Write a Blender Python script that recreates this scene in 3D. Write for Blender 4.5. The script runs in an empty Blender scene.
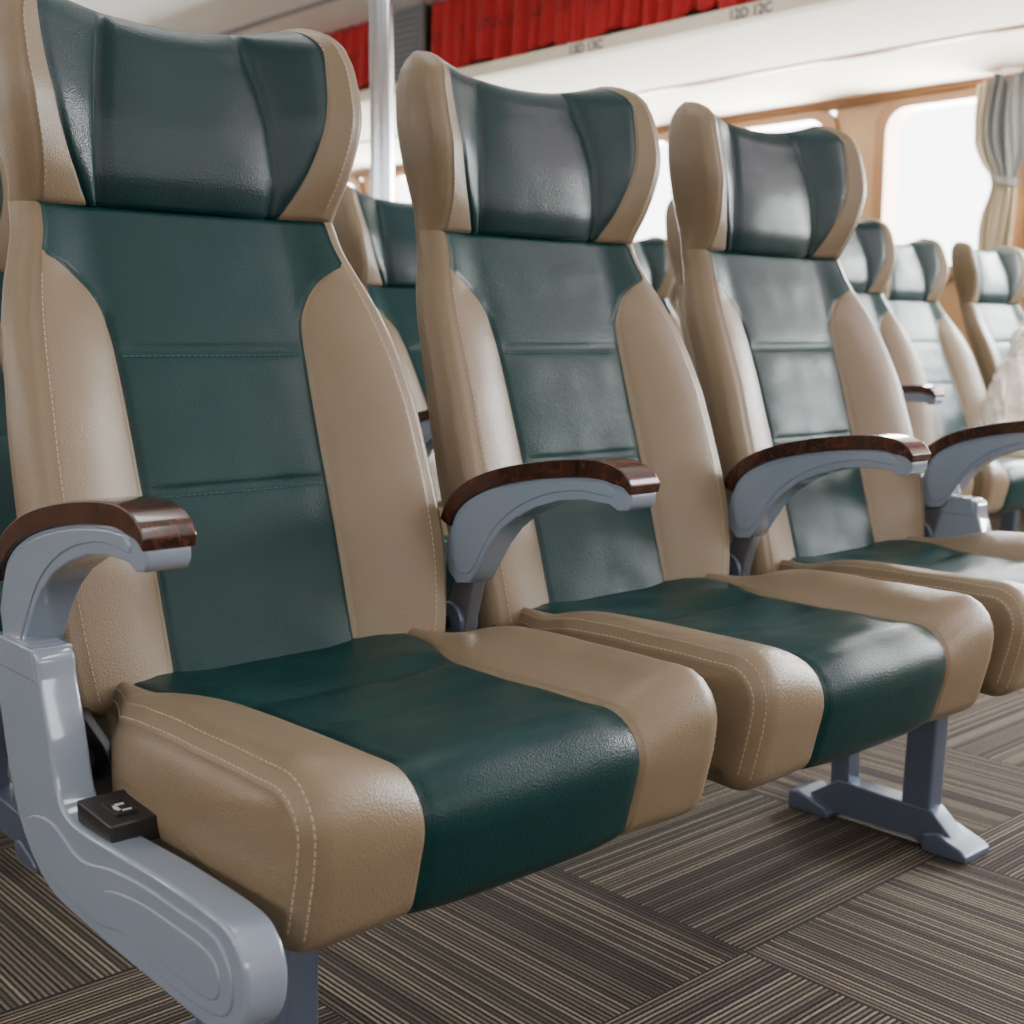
import bpy, bmesh, math, random
import numpy as np
from mathutils import Vector, Matrix, noise
random.seed(4)
scene=bpy.context.scene
COL=scene.collection
# ------------------------------------------------------------ materials
def new_mat(name):
    m=bpy.data.materials.new(name);m.use_nodes=True
    nt=m.node_tree;b=nt.nodes['Principled BSDF'];return m,nt,b
def simple(name,col,rough=.5,metal=0,coat=0,bump=None,spec=.5):
    m,nt,b=new_mat(name)
    b.inputs['Base Color'].default_value=(*col,1);b.inputs['Roughness'].default_value=rough
    b.inputs['Metallic'].default_value=metal;b.inputs['Coat Weight'].default_value=coat
    b.inputs['Specular IOR Level'].default_value=spec
    tc=nt.nodes.new('ShaderNodeTexCoord')
    n=nt.nodes.new('ShaderNodeTexNoise');n.inputs['Scale'].default_value=(bump[0] if bump else 6)
    nt.links.new(tc.outputs['Object'],n.inputs['Vector'])
    if bump:
        bp=nt.nodes.new('ShaderNodeBump');bp.inputs['Strength'].default_value=bump[1];bp.inputs['Distance'].default_value=.001
        nt.links.new(n.outputs['Fac'],bp.inputs['Height']);nt.links.new(bp.outputs['Normal'],b.inputs['Normal'])
    else:
        mx=nt.nodes.new('ShaderNodeMix');mx.data_type='RGBA'
        mx.inputs['A'].default_value=(*[c*.94 for c in col],1);mx.inputs['B'].default_value=(*[min(1,c*1.05) for c in col],1)
        nt.links.new(n.outputs['Fac'],mx.inputs['Factor']);nt.links.new(mx.outputs['Result'],b.inputs['Base Color'])
    return m
def leather(name,col,rough,spec=.5):
    m,nt,b=new_mat(name)
    tc=nt.nodes.new('ShaderNodeTexCoord')
    v=nt.nodes.new('ShaderNodeTexVoronoi');v.inputs['Scale'].default_value=480;v.feature='F1'
    n=nt.nodes.new('ShaderNodeTexNoise');n.inputs['Scale'].default_value=9;n.inputs['Detail'].default_value=4
    n2=nt.nodes.new('ShaderNodeTexNoise');n2.inputs['Scale'].default_value=11;n2.inputs['Detail'].default_value=2
    for q in (v,n,n2): nt.links.new(tc.outputs['Object'],q.inputs['Vector'])
    mx=nt.nodes.new('ShaderNodeMix');mx.data_type='RGBA'
    mx.inputs['A'].default_value=(*[c*.92 for c in col],1);mx.inputs['B'].default_value=(*[c*1.08 for c in col],1)
    nt.links.new(n.outputs['Fac'],mx.inputs['Factor']);nt.links.new(mx.outputs['Result'],b.inputs['Base Color'])
    b1=nt.nodes.new('ShaderNodeBump');b1.inputs['Strength'].default_value=.45;b1.inputs['Distance'].default_value=.0007
    nt.links.new(v.outputs['Distance'],b1.inputs['Height'])
    b2=nt.nodes.new('ShaderNodeBump');b2.inputs['Strength'].default_value=.35;b2.inputs['Distance'].default_value=.0035
    nt.links.new(n2.outputs['Fac'],b2.inputs['Height']);nt.links.new(b1.outputs['Normal'],b2.inputs['Normal'])
    nt.links.new(b2.outputs['Normal'],b.inputs['Normal'])
    b.inputs['Roughness'].default_value=rough;b.inputs['Specular IOR Level'].default_value=spec
    return m
GREEN=leather('green_leather',(.0040,.0285,.0280),.33,.21)
GREENH=leather('dark_green_leather',(.0040,.0230,.0245),.30,.32)
BEIGE=leather('beige_leather',(.172,.130,.081),.37,.36)
STITCH=simple('stitch_thread',(.34,.285,.21),.8)
STITCHG=simple('stitch_thread_green',(.03,.09,.08),.8)
GREY=simple('grey_plastic',(.19,.235,.30),.09,coat=.7)
CASTG=simple('cast_grey',(.11,.14,.20),.30,metal=.4)
DARK=simple('dark_metal',(.03,.03,.035),.4,metal=.6)
STEEL=simple('hinge_steel',(.16,.17,.19),.35,metal=.6)
BLACK=simple('black_plastic',(.010,.010,.012),.35)
CHROME=simple('chrome',(.36,.38,.41),.16,metal=1)
WHITE=simple('white_panel',(.78,.77,.74),.6)
SOFF=simple('cream_soffit',(.88,.79,.63),.8,spec=.2)
TRIM=simple('tan_trim',(.25,.125,.055),.4)
WALL=simple('tan_wall',(.38,.225,.115),.45)
LOUVER=simple('grey_louver',(.26,.27,.29),.5)
TEXTM=simple('text_print',(.035,.04,.07),.6)
MARK=simple('pale_print',(.45,.45,.45),.5)
def wood():
    m,nt,b=new_mat('burl_wood')
    tc=nt.nodes.new('ShaderNodeTexCoord');n=nt.nodes.new('ShaderNodeTexNoise')
    n.inputs['Scale'].default_value=38;n.inputs['Detail'].default_value=7;n.inputs['Distortion'].default_value=3
    r=nt.nodes.new('ShaderNodeValToRGB')
    r.color_ramp.elements[0].position=.35;r.color_ramp.elements[0].color=(.008,.003,.002,1)
    r.color_ramp.elements[1].position=.75;r.color_ramp.elements[1].color=(.085,.022,.010,1)
    nt.links.new(tc.outputs['Object'],n.inputs['Vector']);nt.links.new(n.outputs['Fac'],r.inputs['Fac'])
    nt.links.new(r.outputs['Color'],b.inputs['Base Color'])
    b.inputs['Roughness'].default_value=.20;b.inputs['Coat Weight'].default_value=.45;b.inputs['Coat Roughness'].default_value=.06
    return m
WOOD=wood()
def carpet():
    m,nt,b=new_mat('striped_carpet')
    N=nt.nodes.new;L=nt.links.new
    def math_(op,a,bv=None,c=None):
        q=N('ShaderNodeMath');q.operation=op
        for i,s in enumerate((a,bv,c)):
            if s is None: continue
            if isinstance(s,(int,float)): q.inputs[i].default_value=s
            else: L(s,q.inputs[i])
        return q.outputs[0]
    tc=N('ShaderNodeTexCoord');sp=N('ShaderNodeSeparateXYZ');L(tc.outputs['Object'],sp.inputs[0])
    X=math_('SUBTRACT',sp.outputs['X'],.575);Y=math_('ADD',sp.outputs['Y'],.25)
    ts=.5
    ix=math_('FLOOR',math_('DIVIDE',X,ts));iy=math_('FLOOR',math_('DIVIDE',Y,ts))
    par=math_('FLOORED_MODULO',math_('ADD',ix,iy),2.0)
    st=N('ShaderNodeMix');st.data_type='FLOAT'
    L(par,st.inputs['Factor']);L(Y,st.inputs['A']);L(X,st.inputs['B'])
    s=st.outputs['Result']
    wob=N('ShaderNodeTexNoise');wob.inputs['Scale'].default_value=60;L(tc.outputs['Object'],wob.inputs['Vector'])
    s2=math_('ADD',s,math_('MULTIPLY',wob.outputs['Fac'],.0014))
    cell=math_('FLOOR',math_('DIVIDE',s2,.0040))
    cv=N('ShaderNodeCombineXYZ');L(cell,cv.inputs[0]);L(ix,cv.inputs[1]);L(iy,cv.inputs[2])
    wn=N('ShaderNodeTexWhiteNoise');wn.noise_dimensions='3D';L(cv.outputs[0],wn.inputs['Vector'])
    alt=math_('FLOORED_MODULO',cell,2.0)
    val=math_('ADD',math_('MULTIPLY',alt,.55),math_('MULTIPLY',wn.outputs['Value'],.45))
    r=N('ShaderNodeValToRGB');r.color_ramp.interpolation='CONSTANT'
    e=r.color_ramp.elements;e[0].position=0;e[0].color=(.020,.018,.019,1);e[1].position=.25;e[1].color=(.034,.030,.028,1)
    for p,c in ((.48,(.078,.066,.053,1)),(.68,(.145,.121,.091,1)),(.86,(.24,.20,.15,1))):
        q=e.new(p);q.color=c
    L(val,r.inputs['Fac'])
    pile=N('ShaderNodeTexNoise');pile.inputs['Scale'].default_value=350;pile.inputs['Detail'].default_value=2;L(tc.outputs['Object'],pile.inputs['Vector'])
    mul=N('ShaderNodeMix');mul.data_type='RGBA';mul.blend_type='MULTIPLY';mul.inputs['Factor'].default_value=.8
    L(r.outputs['Color'],mul.inputs['A'])
    pr=N('ShaderNodeMapRange');pr.inputs['To Min'].default_value=.2;pr.inputs['To Max'].default_value=1.8;L(pile.outputs['Fac'],pr.inputs['Value'])
    L(pr.outputs[0],mul.inputs['B'])
    fx=math_('FRACT',math_('DIVIDE',X,ts));fy=math_('FRACT',math_('DIVIDE',Y,ts))
    mn=math_('MINIMUM',math_('MINIMUM',fx,math_('SUBTRACT',1.0,fx)),math_('MINIMUM',fy,math_('SUBTRACT',1.0,fy)))
    j=math_('LESS_THAN',mn,.0035)
    mj=N('ShaderNodeMix');mj.data_type='RGBA';L(j,mj.inputs['Factor']);L(mul.outputs['Result'],mj.inputs['A']);mj.inputs['B'].default_value=(.026,.023,.022,1)
    L(mj.outputs['Result'],b.inputs['Base Color'])
    b.inputs['Roughness'].default_value=.95;b.inputs['Specular IOR Level'].default_value=.15
    bp=N('ShaderNodeBump');bp.inputs['Strength'].default_value=.6;bp.inputs['Distance'].default_value=.003
    hh=math_('ADD',wn.outputs['Value'],pile.outputs['Fac']);L(hh,bp.inputs['Height']);L(bp.outputs['Normal'],b.inputs['Normal'])
    return m
CARPET=carpet()
def cloth(name,c1,c2,scale):
    m,nt,b=new_mat(name)
    tc=nt.nodes.new('ShaderNodeTexCoord');n=nt.nodes.new('ShaderNodeTexNoise');n.inputs['Scale'].default_value=scale;n.inputs['Detail'].default_value=3
    mx=nt.nodes.new('ShaderNodeMix');mx.data_type='RGBA';mx.inputs['A'].default_value=(*c1,1);mx.inputs['B'].default_value=(*c2,1)
    nt.links.new(tc.outputs['Object'],n.inputs['Vector']);nt.links.new(n.outputs['Fac'],mx.inputs['Factor']);nt.links.new(mx.outputs['Result'],b.inputs['Base Color'])
    b.inputs['Roughness'].default_value=.8;b.inputs['Sheen Weight'].default_value=.1
    return m
RED=cloth('red_cloth',(.33,.006,.008),(.50,.014,.014),12)
DARKRED=cloth('dark_print',(.17,.006,.008),(.26,.014,.012),30)
DRAPE=cloth('grey_drape',(.19,.205,.22),(.28,.29,.30),30)
CREAM=cloth('cream_cloth',(.84,.79,.68),(.90,.88,.82),10)
DRAPE2=cloth('cream_drape',(.48,.42,.30),(.55,.49,.37),30)
# ------------------------------------------------------------ helpers
def link(o,parent=None):
    COL.objects.link(o)
    if parent: o.parent=parent
    return o
def mesh_obj(name,verts,faces,mats,fm=None,smooth=True,parent=None,sharp=None):
    me=bpy.data.meshes.new(name);me.from_pydata([tuple(v) for v in verts],[],faces)
    for m in mats: me.materials.append(m)
    if fm is not None: me.polygons.foreach_set('material_index',fm)
    me.polygons.foreach_set('use_smooth',[smooth]*len(me.polygons));
    bm=bmesh.new();bm.from_mesh(me);bmesh.ops.recalc_face_normals(bm,faces=bm.faces);bm.to_mesh(me);bm.free()
    if sharp: me.set_sharp_from_angle(angle=math.radians(sharp))
    me.update()
    return link(bpy.data.objects.new(name,me),parent)
def cr(tab,x):
    xs=[t[0] for t in tab];ys=[t[1] for t in tab]
    if x<=xs[0]: return ys[0]
    if x>=xs[-1]: return ys[-1]
    i=max(j for j in range(len(xs)) if xs[j]<=x);i=min(i,len(xs)-2)
    def slope(j):
        if j==0: return (ys[1]-ys[0])/(xs[1]-xs[0])
        if j==len(xs)-1: return (ys[-1]-ys[-2])/(xs[-1]-xs[-2])
        a=(ys[j]-ys[j-1])/(xs[j]-xs[j-1]);b=(ys[j+1]-ys[j])/(xs[j+1]-xs[j])
        return 0 if a*b<=0 else 2*a*b/(a+b)
    h=xs[i+1]-xs[i];t=(x-xs[i])/h
    return (2*t**3-3*t*t+1)*ys[i]+(t**3-2*t*t+t)*h*slope(i)+(-2*t**3+3*t*t)*ys[i+1]+(t**3-t*t)*h*slope(i+1)
def catmull(pts,n=5,closed=True):
    out=[];N=len(pts)
    for i in range(N if closed else N-1):
        g=lambda k: Vector(pts[(i+k)%N]) if closed else Vector(pts[max(0,min(N-1,i+k))])
        p0,p1,p2,p3=g(-1),g(0),g(1),g(2)
        for k in range(n):
            t=k/n
            out.append(.5*((2*p1)+(-p0+p2)*t+(2*p0-5*p1+4*p2-p3)*t*t+(-p0+3*p1-3*p2+p3)*t**3))
    if not closed: out.append(Vector(pts[-1]))
    return out
def extrude_yz(name,pts,x0,x1,mat,bevel=.004,seg=3,parent=None):
    n=len(pts)
    v=[(x0,p[0],p[1]) for p in pts]+[(x1,p[0],p[1]) for p in pts]
    f=[list(range(n)),list(range(2*n-1,n-1,-1))]+[[i,(i+1)%n,n+(i+1)%n,n+i] for i in range(n)]
    o=mesh_obj(name,v,f,[mat],smooth=True,parent=parent)
    if bevel:
        b=o.modifiers.new('bevel','BEVEL');b.width=bevel;b.segments=seg;b.limit_method='ANGLE';b.angle_limit=math.radians(50);b.use_clamp_overlap=True
        w=o.modifiers.new('wn','WEIGHTED_NORMAL');w.keep_sharp=False
    else: o.data.set_sharp_from_angle(angle=math.radians(40))
    return o
def box(name,lo,hi,mat,parent=None,bevel=0):
    x0,y0,z0=lo;x1,y1,z1=hi
    v=[(x,y,z) for x in (x0,x1) for y in (y0,y1) for z in (z0,z1)]
    f=[(0,1,3,2),(4,6,7,5),(0,4,5,1),(2,3,7,6),(0,2,6,4),(1,5,7,3)]
    o=mesh_obj(name,v,f,[mat],smooth=False,parent=parent)
    if bevel:
        b=o.modifiers.new('bevel','BEVEL');b.width=bevel;b.segments=3
    return o
def join(objs,name):
    bm=bmesh.new();mats=[]
    for o in objs:
        ev=o.evaluated_get(bpy.context.evaluated_depsgraph_get());me=bpy.data.meshes.new_from_object(ev)
        base=len(mats)
        for m in o.data.materials: mats.append(m)
        for p in me.polygons: p.material_index+=base
        me.transform(o.matrix_basis)
        bm.from_mesh(me)
    me=bpy.data.meshes.new(name);bm.to_mesh(me);bm.free()
    for m in mats: me.materials.append(m)
    par=objs[0].parent
    for o in objs: bpy.data.objects.remove(o)
    return link(bpy.data.objects.new(name,me),par)
def stitches(name,paths,mat,parent,step=.0070,ln=.0046,wd=.0012,ht=.0007):
    V=[];F=[]
    for path,nrm in paths:
        L=[0]
        for i in range(1,len(path)): L.append(L[-1]+(path[i]-path[i-1]).length)
        s=step*.5
        while s<L[-1]-ln:
            def at(q):
                for i in range(1,len(L)):
                    if L[i]>=q:
                        t=(q-L[i-1])/max(1e-9,L[i]-L[i-1]);return path[i-1].lerp(path[i],t),nrm[i-1].lerp(nrm[i],t)
                return path[-1],nrm[-1]
            a,na=at(s);b,nb=at(s+ln);t=(b-a).normalized();n=((na+nb)/2).normalized();c=t.cross(n).normalized()*wd/2
            k=len(V)
            for p in (a,b):
                for q in (c,-c):
                    V.append(p+q-n*.0008);V.append(p+q+n*ht)
            F+=[(k,k+1,k+5,k+4),(k+2,k+6,k+7,k+3),(k+1,k+3,k+7,k+5),(k,k+2,k+3,k+1),(k+4,k+5,k+7,k+6)]
            s+=step
    o=mesh_obj(name,V,F,[mat],smooth=False,parent=parent);o['kind']='stuff';return o
# ------------------------------------------------------------ backrest surface
ZS=.957
T_yf=[(.42,-.014),(.47,0),(.6,.038),(.7,.07),(.8,.102),(.9,.138),(.957,.158)]
H_yf=[(.957,.158),(1.0,.149),(1.05,.151),(1.1,.162),(1.15,.178),(1.2,.19)]
T_W=[(.42,.238),(.47,.248),(.57,.257),(.69,.254),(.78,.246),(.83,.238),(.87,.227),(.90,.216),(.93,.207),(.957,.204)]
H_W=[(.957,.204),(.98,.206),(1.01,.212),(1.05,.221),(1.09,.226),(1.12,.225),(1.15,.215),(1.17,.200)]
T_w=[(.42,.117),(.6,.119),(.7,.120),(.8,.123),(.835,.128),(.86,.140),(.88,.158),(.895,.178),(.905,.196),(.957,.22)]
H_w=[(.957,.122),(.985,.138),(1.02,.156),(1.06,.170),(1.1,.178),(1.14,.180),(1.17,.172)]
H_c=[(.957,.112),(1.0,.115),(1.05,.112),(1.1,.104),(1.15,.092),(1.2,.085)]
T_bb=[(.42,.022),(.5,.036),(.6,.045),(.72,.046),(.8,.038),(.86,.028),(.91,.019),(.957,.014)]
H_bb=[(.957,.014),(.99,.025),(1.03,.040),(1.08,.050),(1.13,.050),(1.17,.040)]
YSB=[(.42,.025),(.47,.04),(.6,.085),(.76,.130),(.93,.195),(1.05,.216),(1.12,.222),(1.2,.228)]
US=[0,.10,.2,.3,.4,.5,.58,.62,.66,.72,.79,.86,.92,.97,1.0]
KS=[.05,.12,.22,.34,.46,.58,.7,.8,.9,.96]
NC=len(US);
def half(z,head):
    zz=z
    yf=cr(H_yf if head else T_yf,zz);W=cr(H_W if head else T_W,zz);bb=cr(H_bb if head else T_bb,zz)
    ysb=cr(YSB,zz);yo=yf-bb
    depth=ysb-yo;r=min(.022,depth*.38);r2=min(.03,depth*.38)
    w=cr(H_w if head else T_w,zz);w=min(w,W-r-.0015)
    gs=max(0,min(1,(W-r-w)/.03))
    c=min(cr(H_c,zz),w-.004) if head else 0
    wb=min(w,.126);mb=max(0,min(1,(w-.126)/.03))
    pts=[]
    def y_at(x):
        if head:
            wr=.0015*noise.noise(Vector((x*18,zz*22,7)))
            if x<c:
                q=x/c;return yf-.012*(1-q**3)-wr*(1-q**4)
            q=(x-c)/(W-r-c);return yf-bb*(q**1.0)-0.004*math.sin(math.pi*min(1,(x-c)/(w-c)))
        q=min(1,x/wb);p=.005*(1-q**4)
        for zc in (.798,.645):
            p-=.0035*math.exp(-((zz-zc)/.0035)**2)*(1-q**8)
            p-=.0024*math.exp(-((zz-zc)/.014)**2)*(1-q**6)
        p+=.0026*noise.noise(Vector((x*14,zz*20,3)))*(1-q**4)
        k=max(0,(x-wb)/(W-r-wb))
        f=(1-mb)*(1-(1-k)**2.2)+mb*k*k*(3-2*k)
        return yf-p-bb*f
    for u in US:
        if head: x=(u/.62*c) if u<=.62 else c+(u-.62)/.38*(w-c)
        else: x=u*w
        y=y_at(x)
        if u==1: y+=.0035*gs
        if head and abs(u-.62)<1e-6: y+=.005
        pts.append((x,y,0))
    for k in KS:
        x=w+(W-r-w)*k;pts.append((x,y_at(x),1))
    yo=y_at(W-r)
    for i in range(7):
        a=math.pi/2*i/6
        pts.append((W-r+r*math.sin(a),yo+r-r*math.cos(a)+(.0022 if i==0 else 0)*gs,1 if i<1 else 2))
    xs=W-.004
    for i in range(1,4):
        t=i/4;pts.append((W+(xs-W)*t+.004*math.sin(math.pi*t),yo+r+(ysb-r2-yo-r)*t,2))
    for i in range(6):
        a=math.pi/2*i/5
        pts.append((xs-r2+r2*math.cos(a),ysb-r2+r2*math.sin(a),2))
    for i in range(1,11):
        t=i/10;pts.append(((xs-r2)*(1-t),ysb+.03*(1-(1-t)**2),2))
    return pts
def loop(z,head,ins=0,cap=0,caps=1,cr_=.035):
    h=half(z,head);full=h+[(-x,y,k) for (x,y,k) in reversed(h[1:-1])]
    ysb=cr(YSB,z);yf=cr(H_yf if head else T_yf,z);ym=(ysb+yf-.02)/2+.01
    out=[]
    c=math.cos(cap);s=math.sin(cap)
    for (x,y,k) in full:
        y2=ym+(y-ym)*(c if head else (c*.97+.03));x2=x*(1-.12*(1-c))
        if k<2: y2+=ins
        zz=z+caps*cr_*s
        if head:
            zz+=.026*min(1,(abs(x)/.2))**2*max(0,(z-1.0)/.15) - .004*max(0,(z-1.0)/.15)
        out.append(Vector((x2,y2,zz)))
    return out
def build_back(head,parent):
    loops=[]
    if not head:
        for a in (80,62,45,28,14): loops.append(loop(.445,False,0,math.radians(a),-1,.025))
        z=.445
        while z<ZS-.009: loops.append(loop(z,False));z+=.005
        for d,i in ((.0065,0),(.0045,.0004),(.0025,.0016),(.0,.005)): loops.append(loop(ZS-d,False,i))
    else:
        for d,i in ((.0,.005),(.0025,.0016),(.0045,.0004),(.0065,0)): loops.append(loop(ZS+d,True,i))
        z=ZS+.014
        while z<1.138: loops.append(loop(z,True));z+=.0085
        for a in (0,10,20,30,40,50,60,70,78,85,90):
            zz=1.140+.018*math.sin(math.radians(a))
            loops.append(loop(zz,True,0,math.radians(a),1,.018))
    n=len(loops[0]);V=[v for l in loops for v in l];F=[];M=[]
    h=half(.7,False);nh=len(h)
    def reg(j): return j if j<nh-1 else 2*(nh-1)-1-j
    for i in range(len(loops)-1):
        for j in range(n):
            F.append((i*n+j,i*n+(j+1)%n,(i+1)*n+(j+1)%n,(i+1)*n+j))
            a=reg(j);zmid=loops[i][0].z
            g=a<NC-1
            if not head and not g:
                if a<NC-1+len(KS)and cr(T_w,zmid)>cr(T_W,zmid)-.0255: g=True
            M.append(0 if g else 1)
    if not head: F.append(list(range(n)));M.append(1)
    name='headrest' if head else 'backrest'
    o=mesh_obj(name,V,F,[GREENH if head else GREEN,BEIGE],M,True,parent)
    paths=[];nr=len(loops)
    def colpath(c0,c1,t,rng,sign,nv):
        P=[]
        for i in rng:
            a=loops[i][c0];b=loops[i][c1];p=a.lerp(b,t)
            P.append(Vector((p.x*sign,p.y,p.z)))
        return P,[Vector((nv[0]*sign,nv[1],nv[2])).normalized() for _ in P]
    oc=NC-1+len(KS)+1
    for sgn in (1,-1):
        if head:
            rng=range(4,nr-7)
            paths.append(colpath(NC-1,NC+1,.55,rng,sgn,(-.45,-1,0)))
            paths.append(colpath(oc,oc+2,.5,rng,sgn,(.5,-1,0)))
            paths.append(colpath(oc-1,oc-2,.3,rng,sgn,(.1,-1,0)))
        else:
            rng=[i for i in range(5,nr-4) if loops[i][0].z<.875]
            paths.append(colpath(NC-1,NC+1,.75,rng,sgn,(-.5,-1,-.3)))
            rng=range(5,nr-4)
            paths.append(colpath(oc,oc+2,.55,rng,sgn,(.5,-1,-.2)))
            paths.append(colpath(oc-1,oc-2,.3,[i for i in rng if loops[i][0].z<.88],sgn,(.1,-1,-.3)))
    stitches('stitching',paths,STITCH,o)
    if not head:
        paths=[]
        for zc in (.798,.645):
            hh=half(zc-.006,False);P=[Vector((x,y-.0005,zc-.006)) for x,y,k in hh[:NC-1]]
            P=[Vector((-p.x,p.y,p.z)) for p in reversed(P[1:])]+P
            paths.append((P,[Vector((0,-1,.2)).normalized()]*len(P)))
        stitches('stitching',paths,STITCHG,o)
    return o
# ------------------------------------------------------------ cushion
def rounded(poly,rad,seg=8,es=.010):
    out=[];N=len(poly)
    arcs=[]
    for i in range(N):
        p=Vector(poly[i]);a=(Vector(poly[i-1])-p);b=(Vector(poly[(i+1)%N])-p)
        an=a.normalized();bn=b.normalized();ang=an.angle(bn);d=rad[i]/math.tan(ang/2)
        s=p+an*d;e=p+bn*d;c=p+(an+bn).normalized()*rad[i]/math.sin(ang/2)
        v0=(s-c);v1=(e-c);arc=[]
        tot=v0.angle(v1)
        for k in range(seg+1):
            t=k/seg;v=(v0*math.sin((1-t)*tot)+v1*math.sin(t*tot))/math.sin(tot);arc.append((c+v,v.normalized()))
        arcs.append(arc)
    for i in range(N):
        out+=arcs[i];s,ns=arcs[i][-1];e,ne=arcs[(i+1)%N][0];L=(e-s).length;m=max(2,int(L/es))
        for k in range(1,m): out.append((s.lerp(e,k/m),ns.lerp(ne,k/m).normalized()))
    return out
T_cw=[(-.5,.130),(-.3,.129),(-.19,.132),(-.14,.146),(-.10,.168),(-.07,.190),(-.03,.205),(.05,.21)]
def taper(v):
    t=max(0,min(1,(v.y+.17)/.15));t=t*t*(3-2*t);ax=abs(v.x);b=max(0,(ax-.15)/.10)
    return Vector((v.x-math.copysign(.048*t*min(1,b),v.x),v.y,v.z))
def build_cushion(parent):
    prof=rounded([(.035,.458),(-.470,.462),(-.436,.328),(.035,.352)],[.034,.046,.034,.034])
    W=.250;r=.026
    n=len(prof);rings=[]
    us=[0,.12,.24,.36,.48,.6,.7,.8,.88,.96,1.0];ks=[.04,.08,.15,.25,.37,.5,.63,.76,.88,.95,1.0]
    def pos(p,nn,x,w,kind,inset=0):
        y,z=p
        top=max(0,nn[1])**1.5;front=max(0,-nn[0])
        if kind=='c':
            u=abs(x)/w;h=.005*(1-u**4)
            h-=top*.0060*math.exp(-((y+.15+.01*math.sin(x*20))/.014)**2)*(1-u**6)+top*.0050*math.exp(-((y+.27)/.018)**2)*(1-u**6)
            h-=top*.009*(1-u*u)*max(0,min(1,(y+.42)/.1))
            h+=top*.0065*noise.noise(Vector((x*9,y*16,z*6+1)))*(1-u**6)
            h+=top*.0035*noise.noise(Vector((x*30,y*30,5)))*(u**2)*(1-u**12)
            if u>=.999: h-=.0035
        else:
            k=kind;b=(1-(1-k)**2);h=b*(.027*top+.004*front)
            q=max(0,min(1,(y+.19)/.13));h-=top*b*.022*q*q*(3-2*q)
            h+=top*.0028*noise.noise(Vector((x*16,y*14,9)))*k
        h-=inset
        return y+nn[0]*h,z+nn[1]*h
    for u in us:
        ring=[]
        for p,nn in prof:
            w=cr(T_cw,p[0]);x=u*w;y,z=pos(p,nn,x,w,'c');ring.append(Vector((x,y,z)))
        rings.append(ring)
    for k in ks:
        ring=[]
        for p,nn in prof:
            w=cr(T_cw,p[0]);w=min(w,W-r-.004);x=w+(W-r-w)*k;y,z=pos(p,nn,x,w,k);ring.append(Vector((x,y,z)))
        rings.append(ring)
    for a in (15,30,45,58,70,80,90):
        a=math.radians(a);ring=[]
        for p,nn in prof:
            y,z=pos(p,nn,W,0,1.0,inset=r*(1-math.cos(a))+(.003 if abs(a-math.radians(58))<.01 else 0));ring.append(Vector((W-r+r*math.sin(a),y,z)))
        rings.append(ring)
    last=rings[-1];cen=sum(last,Vector())/n
    for f,dx in ((.93,.003),(.8,.006),(.6,.008),(.35,.009),(.12,.009)):
        rings.append([cen+(v-cen)*f+Vector((dx,0,0)) for v in last])
    rings=[[taper(v) for v in rg] for rg in rings]
    H=len(rings)
    allr=[[Vector((-v.x,v.y,v.z)) for v in rg] for rg in reversed(rings[1:])]+rings
    V=[v for rg in allr for v in rg];F=[];M=[];R=len(allr)
    ng=len(us)-1
    for i in range(R-1):
        a=abs((i+.5)-(H-1))
        for j in range(n):
            F.append((i*n+j,i*n+(j+1)%n,(i+1)*n+(j+1)%n,(i+1)*n+j));M.append(0 if a<ng else 1)
    F.append(list(range(n)));M.append(1);F.append([(R-1)*n+j for j in range(n)][::-1]);M.append(1)
    o=mesh_obj('seat_cushion',V,F,[GREEN,BEIGE],M,True,parent)
    idx=[j for j,(p,nn) in enumerate(prof) if (nn[1]>.2 or nn[0]<-.5) and p[0]<-.02 and p[1]>.34]
    paths=[]
    for sg in (1,-1):
        for (ri,rj,t) in ((len(us)+len(ks)+2,len(us)+len(ks)+1,.6),(len(us)+len(ks)+3,len(us)+len(ks)+4,.6)):
            P=[];Nn=[]
            for j in idx:
                q=rings[ri][j].lerp(rings[rj][j],t);P.append(Vector((q.x*sg,q.y,q.z)));nn=prof[j][1];Nn.append(Vector((.85*sg,nn[0]*.6,nn[1]*.6)).normalized())
            paths.append((P,Nn))
    stitches('stitching',paths,STITCH,o)
    return o
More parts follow.
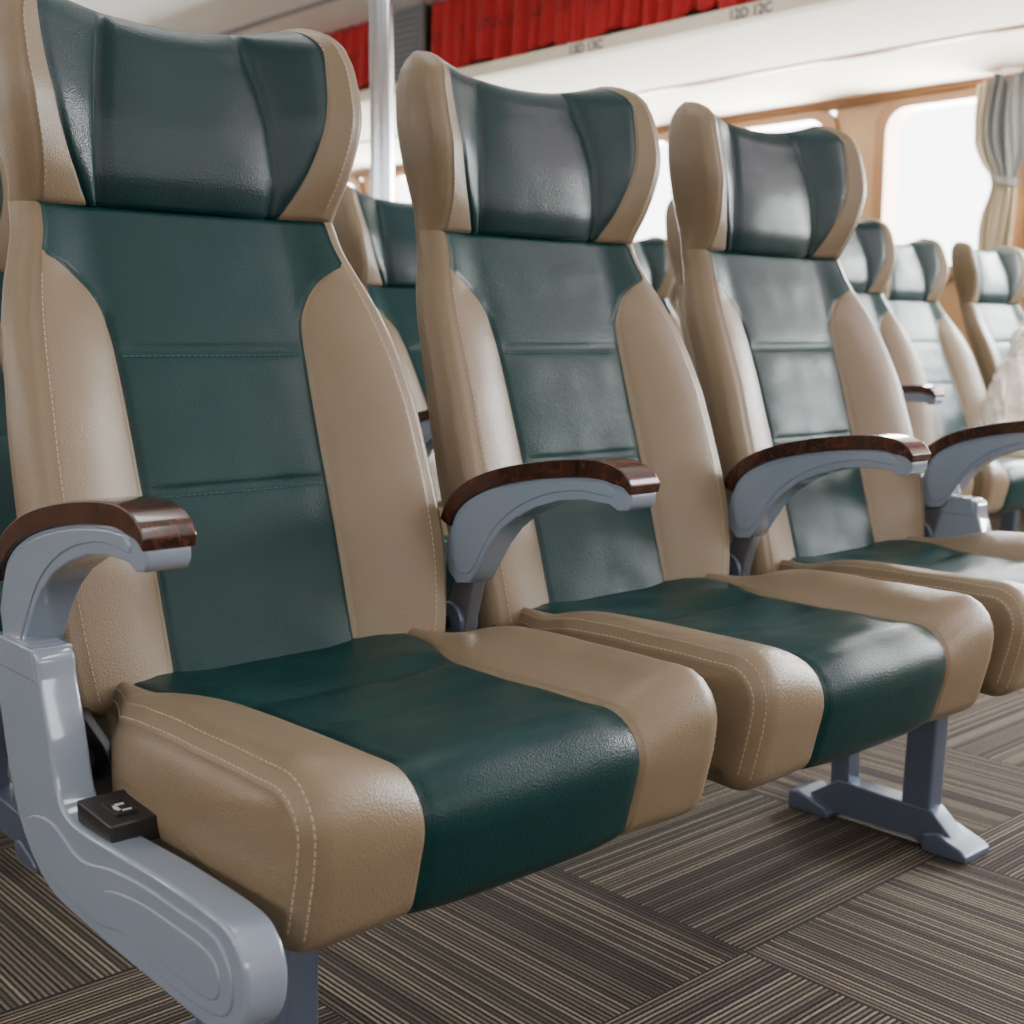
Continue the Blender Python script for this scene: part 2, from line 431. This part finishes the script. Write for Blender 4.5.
# ------------------------------------------------------------ armrest etc
CAP_TOP=[(.006,.588),(-.006,.610),(-.03,.631),(-.07,.650),(-.12,.664),(-.18,.675),(-.235,.681),(-.270,.682),(-.295,.678),(-.311,.670),(-.320,.658)]
def build_armrest(parent,x):
    top=catmull(CAP_TOP,4,False)
    low=[]
    for i,p in enumerate(top):
        a=top[max(0,i-1)];b=top[min(len(top)-1,i+1)];t=(b-a).normalized()
        nn=Vector((t.y,-t.x))
        if nn.y>0: nn=-nn
        if i>len(top)-12: nn=Vector((.25,-1)).normalized()
        th=.020
        if i>len(top)-9: th=.020-.010*(i-(len(top)-9))/8
        low.append(p+nn*th)
    capp=[tuple(p) for p in top]+[tuple(p) for p in reversed(low)]
    body=[tuple(p) for p in low]+[(-.317,.639),(-.311,.631),(-.296,.629),(-.283,.635),(-.245,.636),(-.205,.631),(-.167,.620),(-.133,.605),(-.104,.585),(-.082,.562),(-.062,.533),(-.047,.512),(-.022,.508),(-.006,.522),(.0,.55)]
    arm=extrude_yz('armrest',body,x-.0195,x+.0195,GREY,.005,3,parent)
    rib=[(-.29,.643),(-.245,.646),(-.20,.640),(-.155,.626),(-.115,.604),(-.085,.576),(-.060,.540),(-.045,.524),(-.026,.524),(-.016,.545),(-.018,.582),(-.04,.608),(-.085,.628),(-.15,.646),(-.22,.656),(-.28,.658)]
    ribs=extrude_yz('side_rib',catmull(rib,2),x-.0212,x+.0212,GREY,.0018,2,parent)
    arm2=join([arm,ribs],'armrest')
    extrude_yz('armrest_cap',capp,x-.0235,x+.0235,WOOD,.0085,5,arm2)
    a=extrude_yz('b1',[(-.050,.525),(-.012,.525),(.016,.45),(.030,.37),(-.020,.36),(-.024,.44)],x-.010,x+.010,STEEL,.003,2,arm2)
    c=extrude_yz('b2',[(.0+.026*math.cos(t*math.pi/8),.455+.026*math.sin(t*math.pi/8)) for t in range(16)],x-.015,x+.015,CASTG,.003,2,arm2)
    d=extrude_yz('b3',[(.0+.009*math.cos(t*math.pi/8),.455+.009*math.sin(t*math.pi/8)) for t in range(16)],x-.019,x+.019,DARK,.002,2,arm2)
    join([a,c,d],'armrest_bracket')
    return arm2
def build_side_panel(parent,x,s):
    pts=[(.002,.522),(-.010,.46),(-.026,.40),(-.044,.360),(-.070,.328),(-.108,.305),(-.150,.297),(-.25,.293),(-.34,.291),(-.415,.290),(-.445,.298),(-.465,.320),(-.470,.350),(-.458,.374),(-.43,.386),(-.34,.388),(-.27,.386),(-.195,.384),(-.160,.388),(-.142,.404),(-.128,.455),(-.113,.502),(-.104,.528),(-.04,.530)]
    a=extrude_yz('panel',catmull(pts,4),x-.0185,x+.0185,GREY,.0045,3,parent)
    inner=[(-.070,.348),(-.080,.366),(-.13,.374),(-.19,.358),(-.25,.368),(-.31,.374),(-.37,.374),(-.43,.372),(-.452,.345),(-.442,.315),(-.40,.305),(-.34,.306),(-.28,.318),(-.22,.308),(-.16,.311),(-.11,.322)]
    b=extrude_yz('panel_inner',catmull(inner,4),x-.0208,x+.0208,GREY,.002,2,parent)
    inner3=[(-.24,.345),(-.30,.358),(-.36,.360),(-.42,.358),(-.436,.342),(-.428,.322),(-.39,.318),(-.34,.322),(-.29,.332)]
    d=extrude_yz('panel_inner',catmull(inner3,4),x-.0224,x+.0224,GREY,.0015,2,parent)
    e=extrude_yz('col',[(-.008,.530),(-.012,.500),(-.106,.500),(-.100,.530)],x-.0200,x+.0200,GREY,.002,2,parent)
    return join([a,b,d,e],'side_panel')
def build_switch(parent,x):
    a=extrude_yz('sw',[(-.240,.378),(-.170,.378),(-.168,.404),(-.237,.399)],x-.012,x+.036,BLACK,.002,3,parent)
    b=extrude_yz('sw2',[(-.222,.397),(-.192,.399),(-.1915,.4052),(-.207,.402),(-.2215,.4035)],x+.001,x+.022,DARK,.001,2,parent)
    P=[a,b]
    for (y0,y1,x0,x1) in ((-.219,-.216,.006,.017),(-.203,-.200,.006,.017),(-.219,-.200,.006,.0085)):
        z0=.4015;P.append(extrude_yz('mk',[(y0,z0),(y1,z0),(y1,z0+.0025),(y0,z0+.0025)],x+x0,x+x1,MARK,0,1,parent))
    return join(P,'recline_switch')
def seat_shell(parent):
    a=extrude_yz('a',[(-.36,.335),(-.02,.352),(.07,.40),(.075,.47),(.055,.47),(.04,.41),(-.02,.335),(-.36,.318)],-.19,.19,DARK,.004,2,parent)
    h=[(-.15,.335),(-.13,.385),(-.09,.420),(-.03,.445),(.03,.475),(.06,.47),(.05,.40),(.0,.345),(-.08,.325)]
    b=extrude_yz('b',h,-.240,-.228,BLACK,.002,2,parent);c=extrude_yz('c',h,.228,.240,BLACK,.002,2,parent)
    d=[(-.05+.022*math.cos(t*math.pi/10),.395+.022*math.sin(t*math.pi/10)) for t in range(20)]
    e=extrude_yz('d',d,-.248,-.225,DARK,.002,2,parent);f=extrude_yz('e',d,.225,.248,DARK,.002,2,parent)
    return join([a,b,c,e,f],'seat_pan')
def build_seat(name='passenger_seat'):
    e=bpy.data.objects.new(name,None);e.empty_display_size=.1;link(e)
    build_back(False,e);build_back(True,e);build_cushion(e)
    seat_shell(e)
    build_armrest(e,-.28)
    return e
def copy_tree(o,parent=None,skip=()):
    n=o.copy();COL.objects.link(n);
    if parent: n.parent=parent
    for c in o.children:
        if c.name.split('.')[0] in skip: continue
        copy_tree(c,n,skip)
    return n
# ------------------------------------------------------------ frame
def build_leg(parent,x):
    P=[]
    P.append(extrude_yz('l',[(-.285,.0),(-.285,.018),(-.262,.030),(-.225,.064),(-.05,.068),(.0,.034),(.03,.018),(.03,0),(-.02,0),(-.04,.010),(-.2,.010),(-.215,0)],x-.021,x+.021,CASTG,.003,2,parent))
    P.append(extrude_yz('l',[(-.222,.04),(-.170,.04),(-.180,.318),(-.232,.318)],x-.020,x+.020,CASTG,.005,2,parent))
    P.append(extrude_yz('l',[(-.070,.04),(-.034,.04),(-.030,.33),(-.066,.33)],x-.018,x+.018,CASTG,.004,2,parent))
    for a,b in ((-.300,-.222),(-.045,.038)):
        P.append(extrude_yz('l',[(a,0),(a,.012),(a+.012,.020),(b-.02,.036),(b,.030),(b,0)],x-.038,x+.038,CASTG,.004,2,parent))
    P.append(extrude_yz('l',[(-.25,.318),(-.03,.330),(-.03,.300),(-.25,.290)],x-.024,x+.024,CASTG,.003,2,parent))
    return join(P,'leg')
def build_frame(x0,x1,legs):
    e=bpy.data.objects.new('support_stand',None);e.empty_display_size=.1;link(e)
    def tube(y,z,w,h): return box('beam',(x0,y-w/2,z-h/2),(x1,y+w/2,z+h/2),DARK,e,.004)
    tube(-.22,.296,.045,.036);tube(-.05,.306,.04,.036)
    for x in legs: build_leg(e,x)
    e['label']='steel beams on cast grey legs standing on carpet';e['category']='stand';e['group']='seat support stands'
    return e
proto=build_seat()
PITCH=.56
seats=[proto]
for i in (1,2):
    s=copy_tree(proto);s.location=(PITCH*i,0,0);seats.append(s)
def lab(o,l,g): o['label']=l;o['category']='seat';o['group']=g
lab(proto,'green and beige leather end seat with glossy grey side panel','front row of passenger seats')
lab(seats[1],'green and beige leather middle seat with wood-capped armrest','front row of passenger seats')
lab(seats[2],'green and beige leather seat beside the aisle','front row of passenger seats')
def block(xs,y,g,l,rec,noarm=False):
    out=[]
    for k,x in enumerate(xs):
        s=copy_tree(seats[1],None,('stitching','armrest') if (noarm and k==0) else ('stitching',));s.location=(x,y,0);lab(s,l,g);out.append(s)
        th=-math.radians(rec);piv=Vector((0,.04,.46));Rm=Matrix.Rotation(th,4,'X')
        M=Matrix.Translation(piv)@Rm@Matrix.Translation(-piv)
        for c in s.children:
            if c.name.split('.')[0] in ('backrest','headrest'): c.matrix_local=M
    return out
L1='reclined green and beige leather seat in the row behind'
L2='green and beige leather seat across the aisle'
L3='sunlit green and beige leather seat beside the windows'
rowA=block([0,.56,1.16],.92,'second row of passenger seats',L1,12)
rowB=block([2.20,2.77],.92,'passenger seats across the aisle',L2,3)
rowC=block([3.52,4.15,4.76],1.13,'passenger seats by the windows',L3,6,True)
rowD=block([0,.56,1.12],2.0,'third row of passenger seats',L1,3)
rowE=block([2.30,2.90],1.95,'passenger seats across the aisle',L2,3)
rowF=block([3.52,4.15,4.76],2.1,'passenger seats by the windows',L3,3)
build_side_panel(proto,-.290,-1);build_switch(proto,-.290)
ar=build_armrest(seats[2],.28);build_side_panel(seats[2],.290,1)
for r in (rowA,rowC,rowD,rowF): copy_tree(ar,r[-1])
build_frame(-.25,1.37,[-.105,1.10])
fr=build_frame(-.25,1.37,[0.0,1.10]);fr.location=(0,.92,0)
f=copy_tree(fr);f.location=(0,2.0,0)
f=copy_tree(fr);f.location=(3.58,1.13,0)
f=copy_tree(fr);f.location=(3.58,2.1,0)
fb=build_frame(-.25,.82,[0.0,.60]);fb.location=(2.2,.92,0)
f=copy_tree(fb);f.location=(2.3,1.95,0)
def bag():
    bm=bmesh.new();bmesh.ops.create_icosphere(bm,subdivisions=6,radius=1)
    for v in bm.verts:
        d=v.co.copy();n=noise.noise(d*1.7)*.25+noise.noise(d*4)*.16+abs(noise.noise(d*7))*.14
        z=d.z
        s=1+n
        wx=.12*(1-.5*max(0,z));wy=.06*(1-.4*max(0,z))
        fold=.014*math.sin(d.x*14+d.z*3)
        v.co=Vector((d.x*wx*s+.03*z,d.y*wy*s+fold,max(-.13,z*.17*s)+.13))
    me=bpy.data.meshes.new('cloth_bag');bm.to_mesh(me);bm.free();me.materials.append(CREAM)
    for p in me.polygons:p.use_smooth=True
    o=bpy.data.objects.new('cloth_bag',me);link(o);o.location=(3.39,.84,.488)
    o['label']='crumpled cream cloth bag lying on a seat';o['category']='bag'
    pts=[(-.04,0,.24),(-.055,.0,.30),(-.03,.0,.345),(.02,0,.35),(.05,0,.31),(.05,0,.24)]
    c=catmull(pts,5,False);V=[];F=[]
    for i,p in enumerate(c):
        for k in range(6):
            t=k*math.pi/3;V.append((p[0]+.02,p[1]+.014*math.cos(t),p[2]+.004*math.sin(t)))
    for i in range(len(c)-1):
        for k in range(6): F.append((i*6+k,i*6+(k+1)%6,(i+1)*6+(k+1)%6,(i+1)*6+k))
    mesh_obj('bag_handle',V,F,[CREAM],parent=o)
bag()
# ------------------------------------------------------------ room
XW=5.2;XL=-3.2;YF=-3.6;YB=9.2;ZC=2.55
def struct(o): o['kind']='structure';return o
struct(box('floor',(XL-.1,YF-.1,-.1),(XW+.1,YB+.1,0),CARPET))
struct(box('ceiling',(XL-.1,YF-.1,ZC),(XW+.1,YB+.1,ZC+.1),WHITE))
struct(box('wall_back',(XL,YB,0),(XW,YB+.1,ZC),WHITE))
wins=[1.77+1.06*k for k in range(-5,7)]
WZ0,WZ1=1.12,1.975;WW=.77
def wall_side(name,x0,x1):
    P=[box('w',(x0,YF,0),(x1,YB,WZ0),WALL),box('w',(x0,YF,WZ1),(x1,YB,ZC),WALL)]
    ys=[YF]
    for y in wins: ys+= [y,y+WW]
    ys.append(YB)
    for i in range(0,len(ys),2):
        if ys[i+1]-ys[i]>.01: P.append(box('w',(x0,ys[i],WZ0),(x1,ys[i+1],WZ1),WALL))
    return struct(join(P,name))
wall_side('wall_right',XW,XW+.1);wall_side('wall_left',XL-.1,XL)
def window(n,x,y0,s):
    y1=y0+WW;seg=8;m=.036;rad=.11;o=[];ii=[]
    cy=(y0+y1)/2;cz=(WZ0+WZ1)/2
    cs=[(y1-m-rad,WZ1-m-rad,0,y1+.03,WZ1+.012),(y0+m+rad,WZ1-m-rad,90,y0-.03,WZ1+.012),(y0+m+rad,WZ0+m+rad,180,y0-.03,WZ0-.025),(y1-m-rad,WZ0+m+rad,270,y1+.03,WZ0-.025)]
    for (a,b,ang,oy,oz) in cs:
        for k in range(seg+1):
            t=math.radians(ang+90*k/seg);ii.append((a+rad*math.cos(t),b+rad*math.sin(t)))
            ro=.12;ccy=oy-ro*(1 if oy>cy else -1);ccz=oz-ro*(1 if oz>cz else -1)
            o.append((ccy+ro*math.cos(t),ccz+ro*math.sin(t)))
    n_=len(ii);xa=x;xb=x+.035*s;xc=x-.1*s
    V=[(xb,*p) for p in o]+[(xb,*p) for p in ii]+[(xa,*p) for p in o]+[(xc,*p) for p in ii]
    F=[]
    for i in range(n_):
        j=(i+1)%n_
        F+=[(i,j,n_+j,n_+i),(i,2*n_+i,2*n_+j,j),(n_+i,n_+j,3*n_+j,3*n_+i)]
    w=mesh_obj('window_%d'%n,V,F,[TRIM],smooth=False);struct(w)
    b=w.modifiers.new('b','BEVEL');b.width=.006;b.segments=2;b.limit_method='ANGLE'
k=1
for y in wins: window(k,XW,y,-1);k+=1
for y in wins: window(k,XL,y,1);k+=1
P=[box('w',(XL,YF-.1,0),(XW,YF,1.2),WALL),box('w',(XL,YF-.1,2.0),(XW,YF,ZC),WALL)]
for a,b in ((XL,-2.6),(-1.2,-.4),(1.1,1.9),(3.3,3.9),(4.9,XW)): P.append(box('w',(a,YF-.1,1.2),(b,YF,2.0),WALL))
struct(join(P,'wall_front'))
def prism_xz(name,pts,y0,y1,mat):
    n=len(pts);v=[(p[0],y0,p[1]) for p in pts]+[(p[0],y1,p[1]) for p in pts]
    f=[list(range(n)),list(range(2*n-1,n-1,-1))]+[[i,(i+1)%n,n+(i+1)%n,n+i] for i in range(n)]
    return mesh_obj(name,v,f,[mat],smooth=False)
rail=struct(prism_xz('trim_1',[(3.68,2.16),(3.68,2.10),(3.73,2.092),(XW,2.02),(XW,2.06),(3.75,2.17)],YF,YB,SOFF))
struct(prism_xz('trim_2',[(XW-.04,1.992),(XW,1.992),(XW,2.022),(XW-.05,2.022)],YF,YB,TRIM))
struct(prism_xz('trim_8',[(4.4,2.063),(4.42,2.050),(4.45,2.048),(4.46,2.063)],YF,YB,TRIM))
for i,x in enumerate((3.3,2.2,1.1,0.0,-1.1)):
    struct(box('trim_%d'%(3+i),(x-.02,YF,ZC-.012),(x+.02,YB,ZC),LOUVER))
def pleats(name,y0,y1,x,zt,zb,pitch=.11,amp=.036):
    n=int((y1-y0)/.006);V=[];F=[];rows=12;M=[]
    for j in range(rows+1):
        t=j/rows;z=zt+(zb-zt)*t
        for i in range(n+1):
            y=y0+(y1-y0)*i/n
            ph=2*math.pi*y/pitch+1.6*math.sin(y*9)+.8*math.sin(y*23)
            a=amp*(.35+.75*t)*(1+.4*math.sin(y*7))
            V.append((x-.01*t+a*math.sin(ph)+.008*math.sin(3*ph+y),y+.012*math.cos(ph),z+(.016*math.sin(ph)+.014*math.sin(y*13))*t))
    for j in range(rows):
        for i in range(n):
            F.append((j*(n+1)+i,j*(n+1)+i+1,(j+1)*(n+1)+i+1,(j+1)*(n+1)+i))
            y=y0+(y1-y0)*i/n;q=(y*5.3+ (j//4)*.37)%1
            M.append(1 if (j in (5,6) and q<.6 and math.sin(y*260)*math.sin(y*91+j*2)>0) else 0)
    o=mesh_obj(name,V,F,[RED,DARKRED],M);s=o.modifiers.new('s','SOLIDIFY');s.thickness=.002
    return o
for (a,b) in ((-.6,1.55),(1.56,4.40),(4.76,6.6),(6.62,8.8)):
    c=pleats('shelf_curtain',a,b,3.75,2.545,2.185)
    c['label']='red pleated cloth curtain closing the overhead shelf';c['category']='curtain';c['group']='red shelf curtains'
lv=[box('v',(3.70,4.44,2.165),(3.74,4.73,2.545),LOUVER)]
for i in range(11):
    z=2.18+i*.033;lv.append(prism_xz('v',[(3.66,z),(3.70,z+.018),(3.70,z+.024),(3.66,z+.006)],4.45,4.72,LOUVER))
lv=join(lv,'vent_grille');lv['label']='grey slatted vent panel between the red curtains';lv['category']='vent'
def text(body,y,z,size):
    c=bpy.data.curves.new('seat_number','FONT');c.body=body;c.size=size;c.extrude=.0005;c.align_x='CENTER';c.offset=.0015
    o=bpy.data.objects.new('seat_number',c);COL.objects.link(o)
    o.rotation_euler=(math.radians(90),0,math.radians(-90));o.location=(3.678,y,z);bpy.context.view_layer.update()
    me=bpy.data.meshes.new_from_object(o);mw=o.matrix_world.copy();bpy.data.objects.remove(o)
    me.transform(mw);me.materials.clear();me.materials.append(TEXTM)
    link(bpy.data.objects.new('seat_number',me),rail)
text('12D 12C',2.22,2.108,.060);text('13D 13C',3.17,2.108,.060)
def cyl(name,x,y,z0,z1,r,mat,seg=40,parent=None):
    V=[];F=[]
    for z in (z0,z1):
        for i in range(seg): V.append((x+r*math.cos(2*math.pi*i/seg),y+r*math.sin(2*math.pi*i/seg),z))
    for i in range(seg): F.append((i,(i+1)%seg,seg+(i+1)%seg,seg+i))
    F+= [list(range(seg))[::-1],[seg+i for i in range(seg)]]
    o=mesh_obj(name,V,F,[mat],parent=parent);o.data.set_sharp_from_angle(angle=math.radians(40));return o
pe=bpy.data.objects.new('pole',None);link(pe);pe.location=(1.245,1.46,0)
cyl('shaft',0,0,0,ZC,.030,CHROME,parent=pe);cyl('flange',0,0,0,.012,.055,CHROME,parent=pe);cyl('flange',0,0,ZC-.012,ZC,.055,CHROME,parent=pe)
pe['label']='polished steel floor-to-ceiling pole behind the seats';pe['category']='pole'
def drape(y,x):
    prof=[(2.0,.125,.03),(1.9,.13,.03),(1.75,.12,.03),(1.64,.085,.028),(1.57,.05,.026),(1.53,.042,.026),(1.48,.052,.028),(1.38,.085,.03),(1.28,.10,.032),(1.15,.105,.032)]
    V=[];F=[];n=140;M=[]
    tw=[(-p[0],p[1]) for p in prof]
    rows=60
    for j in range(rows+1):
        z=2.0-.85*j/rows;w=cr(tw,-z);off=.07*(1-min(1,w/.13))
        for i in range(n+1):
            u=i/n*2-1
            V.append((x-.03*math.sin(u*14+1.5*math.sin(z*4)+u*u*5)*(.5+.5*w/.17)-.012*math.sin(u*31+z*5),y+u*w-off*.8+.018*math.sin(z*8+u*2),z+.02*math.sin(u*5)))
    for j in range(rows):
        for i in range(n):
            F.append((j*(n+1)+i,j*(n+1)+i+1,(j+1)*(n+1)+i+1,(j+1)*(n+1)+i))
            z=2.0-.85*j/rows;M.append(1 if (z<1.53 or i/n>.8) else 0)
    o=mesh_obj('window_curtain',V,F,[DRAPE,DRAPE2],M);s=o.modifiers.new('s','SOLIDIFY');s.thickness=.002
    o['label']='grey-blue and cream window curtain gathered by a tieback';o['category']='curtain'
    pts=24;V=[];F=[]
    for zz in (1.515,1.545):
        for i in range(pts): V.append((x+.05*math.cos(2*math.pi*i/pts),y-.045+.055*math.sin(2*math.pi*i/pts),zz+.012*math.sin(2*math.pi*i/pts)))
    for i in range(pts): F.append((i,(i+1)%pts,pts+(i+1)%pts,pts+i))
    mesh_obj('tieback',V,F,[DRAPE],parent=o)
    return o
drape(1.85,XW-.11)
# ------------------------------------------------------------ lights
def area(name,loc,rot,sx,sy,power,col=(1,1,1)):
    l=bpy.data.lights.new(name,'AREA');l.shape='RECTANGLE';l.size=sx;l.size_y=sy;l.energy=power;l.color=col
    o=bpy.data.objects.new(name,l);COL.objects.link(o);o.location=loc;o.rotation_euler=rot;return o
R=math.radians
area('daylight_right',(XW+.35,3,1.6),(0,R(90),0),1.4,12,3300,(.94,.98,1))
area('daylight_left',(XL-.35,2,1.6),(0,R(-90),0),1.4,11,70,(.95,.98,1))
area('daylight_front',(.8,YF-.4,1.6),(R(90),0,0),8,1.3,25,(.97,.98,1))
for x,y in ((.6,-1.6),(.6,.6),(.6,3),(-1.6,0),(2.8,2.4)):
    area('unseen_ceiling_light',(x,y,ZC-.02),(0,0,0),.25,1.2,8,(1,.98,.95))
area('unseen_ceiling_light',(2.9,-1.6,ZC-.02),(0,0,0),1.1,.6,50,(1,.74,.88))  # pinkish out-of-view lamp added to give the headrests a soft sheen
w=bpy.data.worlds.new('World');scene.world=w;w.use_nodes=True
w.node_tree.nodes['Background'].inputs[0].default_value=(.95,.97,1,1);w.node_tree.nodes['Background'].inputs[1].default_value=8.0
# ------------------------------------------------------------ camera
cd=bpy.data.cameras.new('Camera');cam=bpy.data.objects.new('Camera',cd);COL.objects.link(cam)
yaw,pit,roll=.8359,.1384,.0064
F=Vector((math.cos(yaw)*math.cos(pit),math.sin(yaw)*math.cos(pit),-math.sin(pit)))
Rv=Vector((math.sin(yaw),-math.cos(yaw),0));U=Rv.cross(F)
R2=math.cos(roll)*Rv+math.sin(roll)*U;U2=-math.sin(roll)*Rv+math.cos(roll)*U
M=Matrix((R2,U2,-F)).transposed().to_4x4();M.translation=Vector((-.7616,-1.2563,.8222));cam.matrix_world=M
cd.sensor_width=36;cd.lens=36*1298.7/1024;cd.clip_start=.05
cd.dof.use_dof=True;cd.dof.focus_distance=1.35;cd.dof.aperture_fstop=7.1
scene.camera=cam
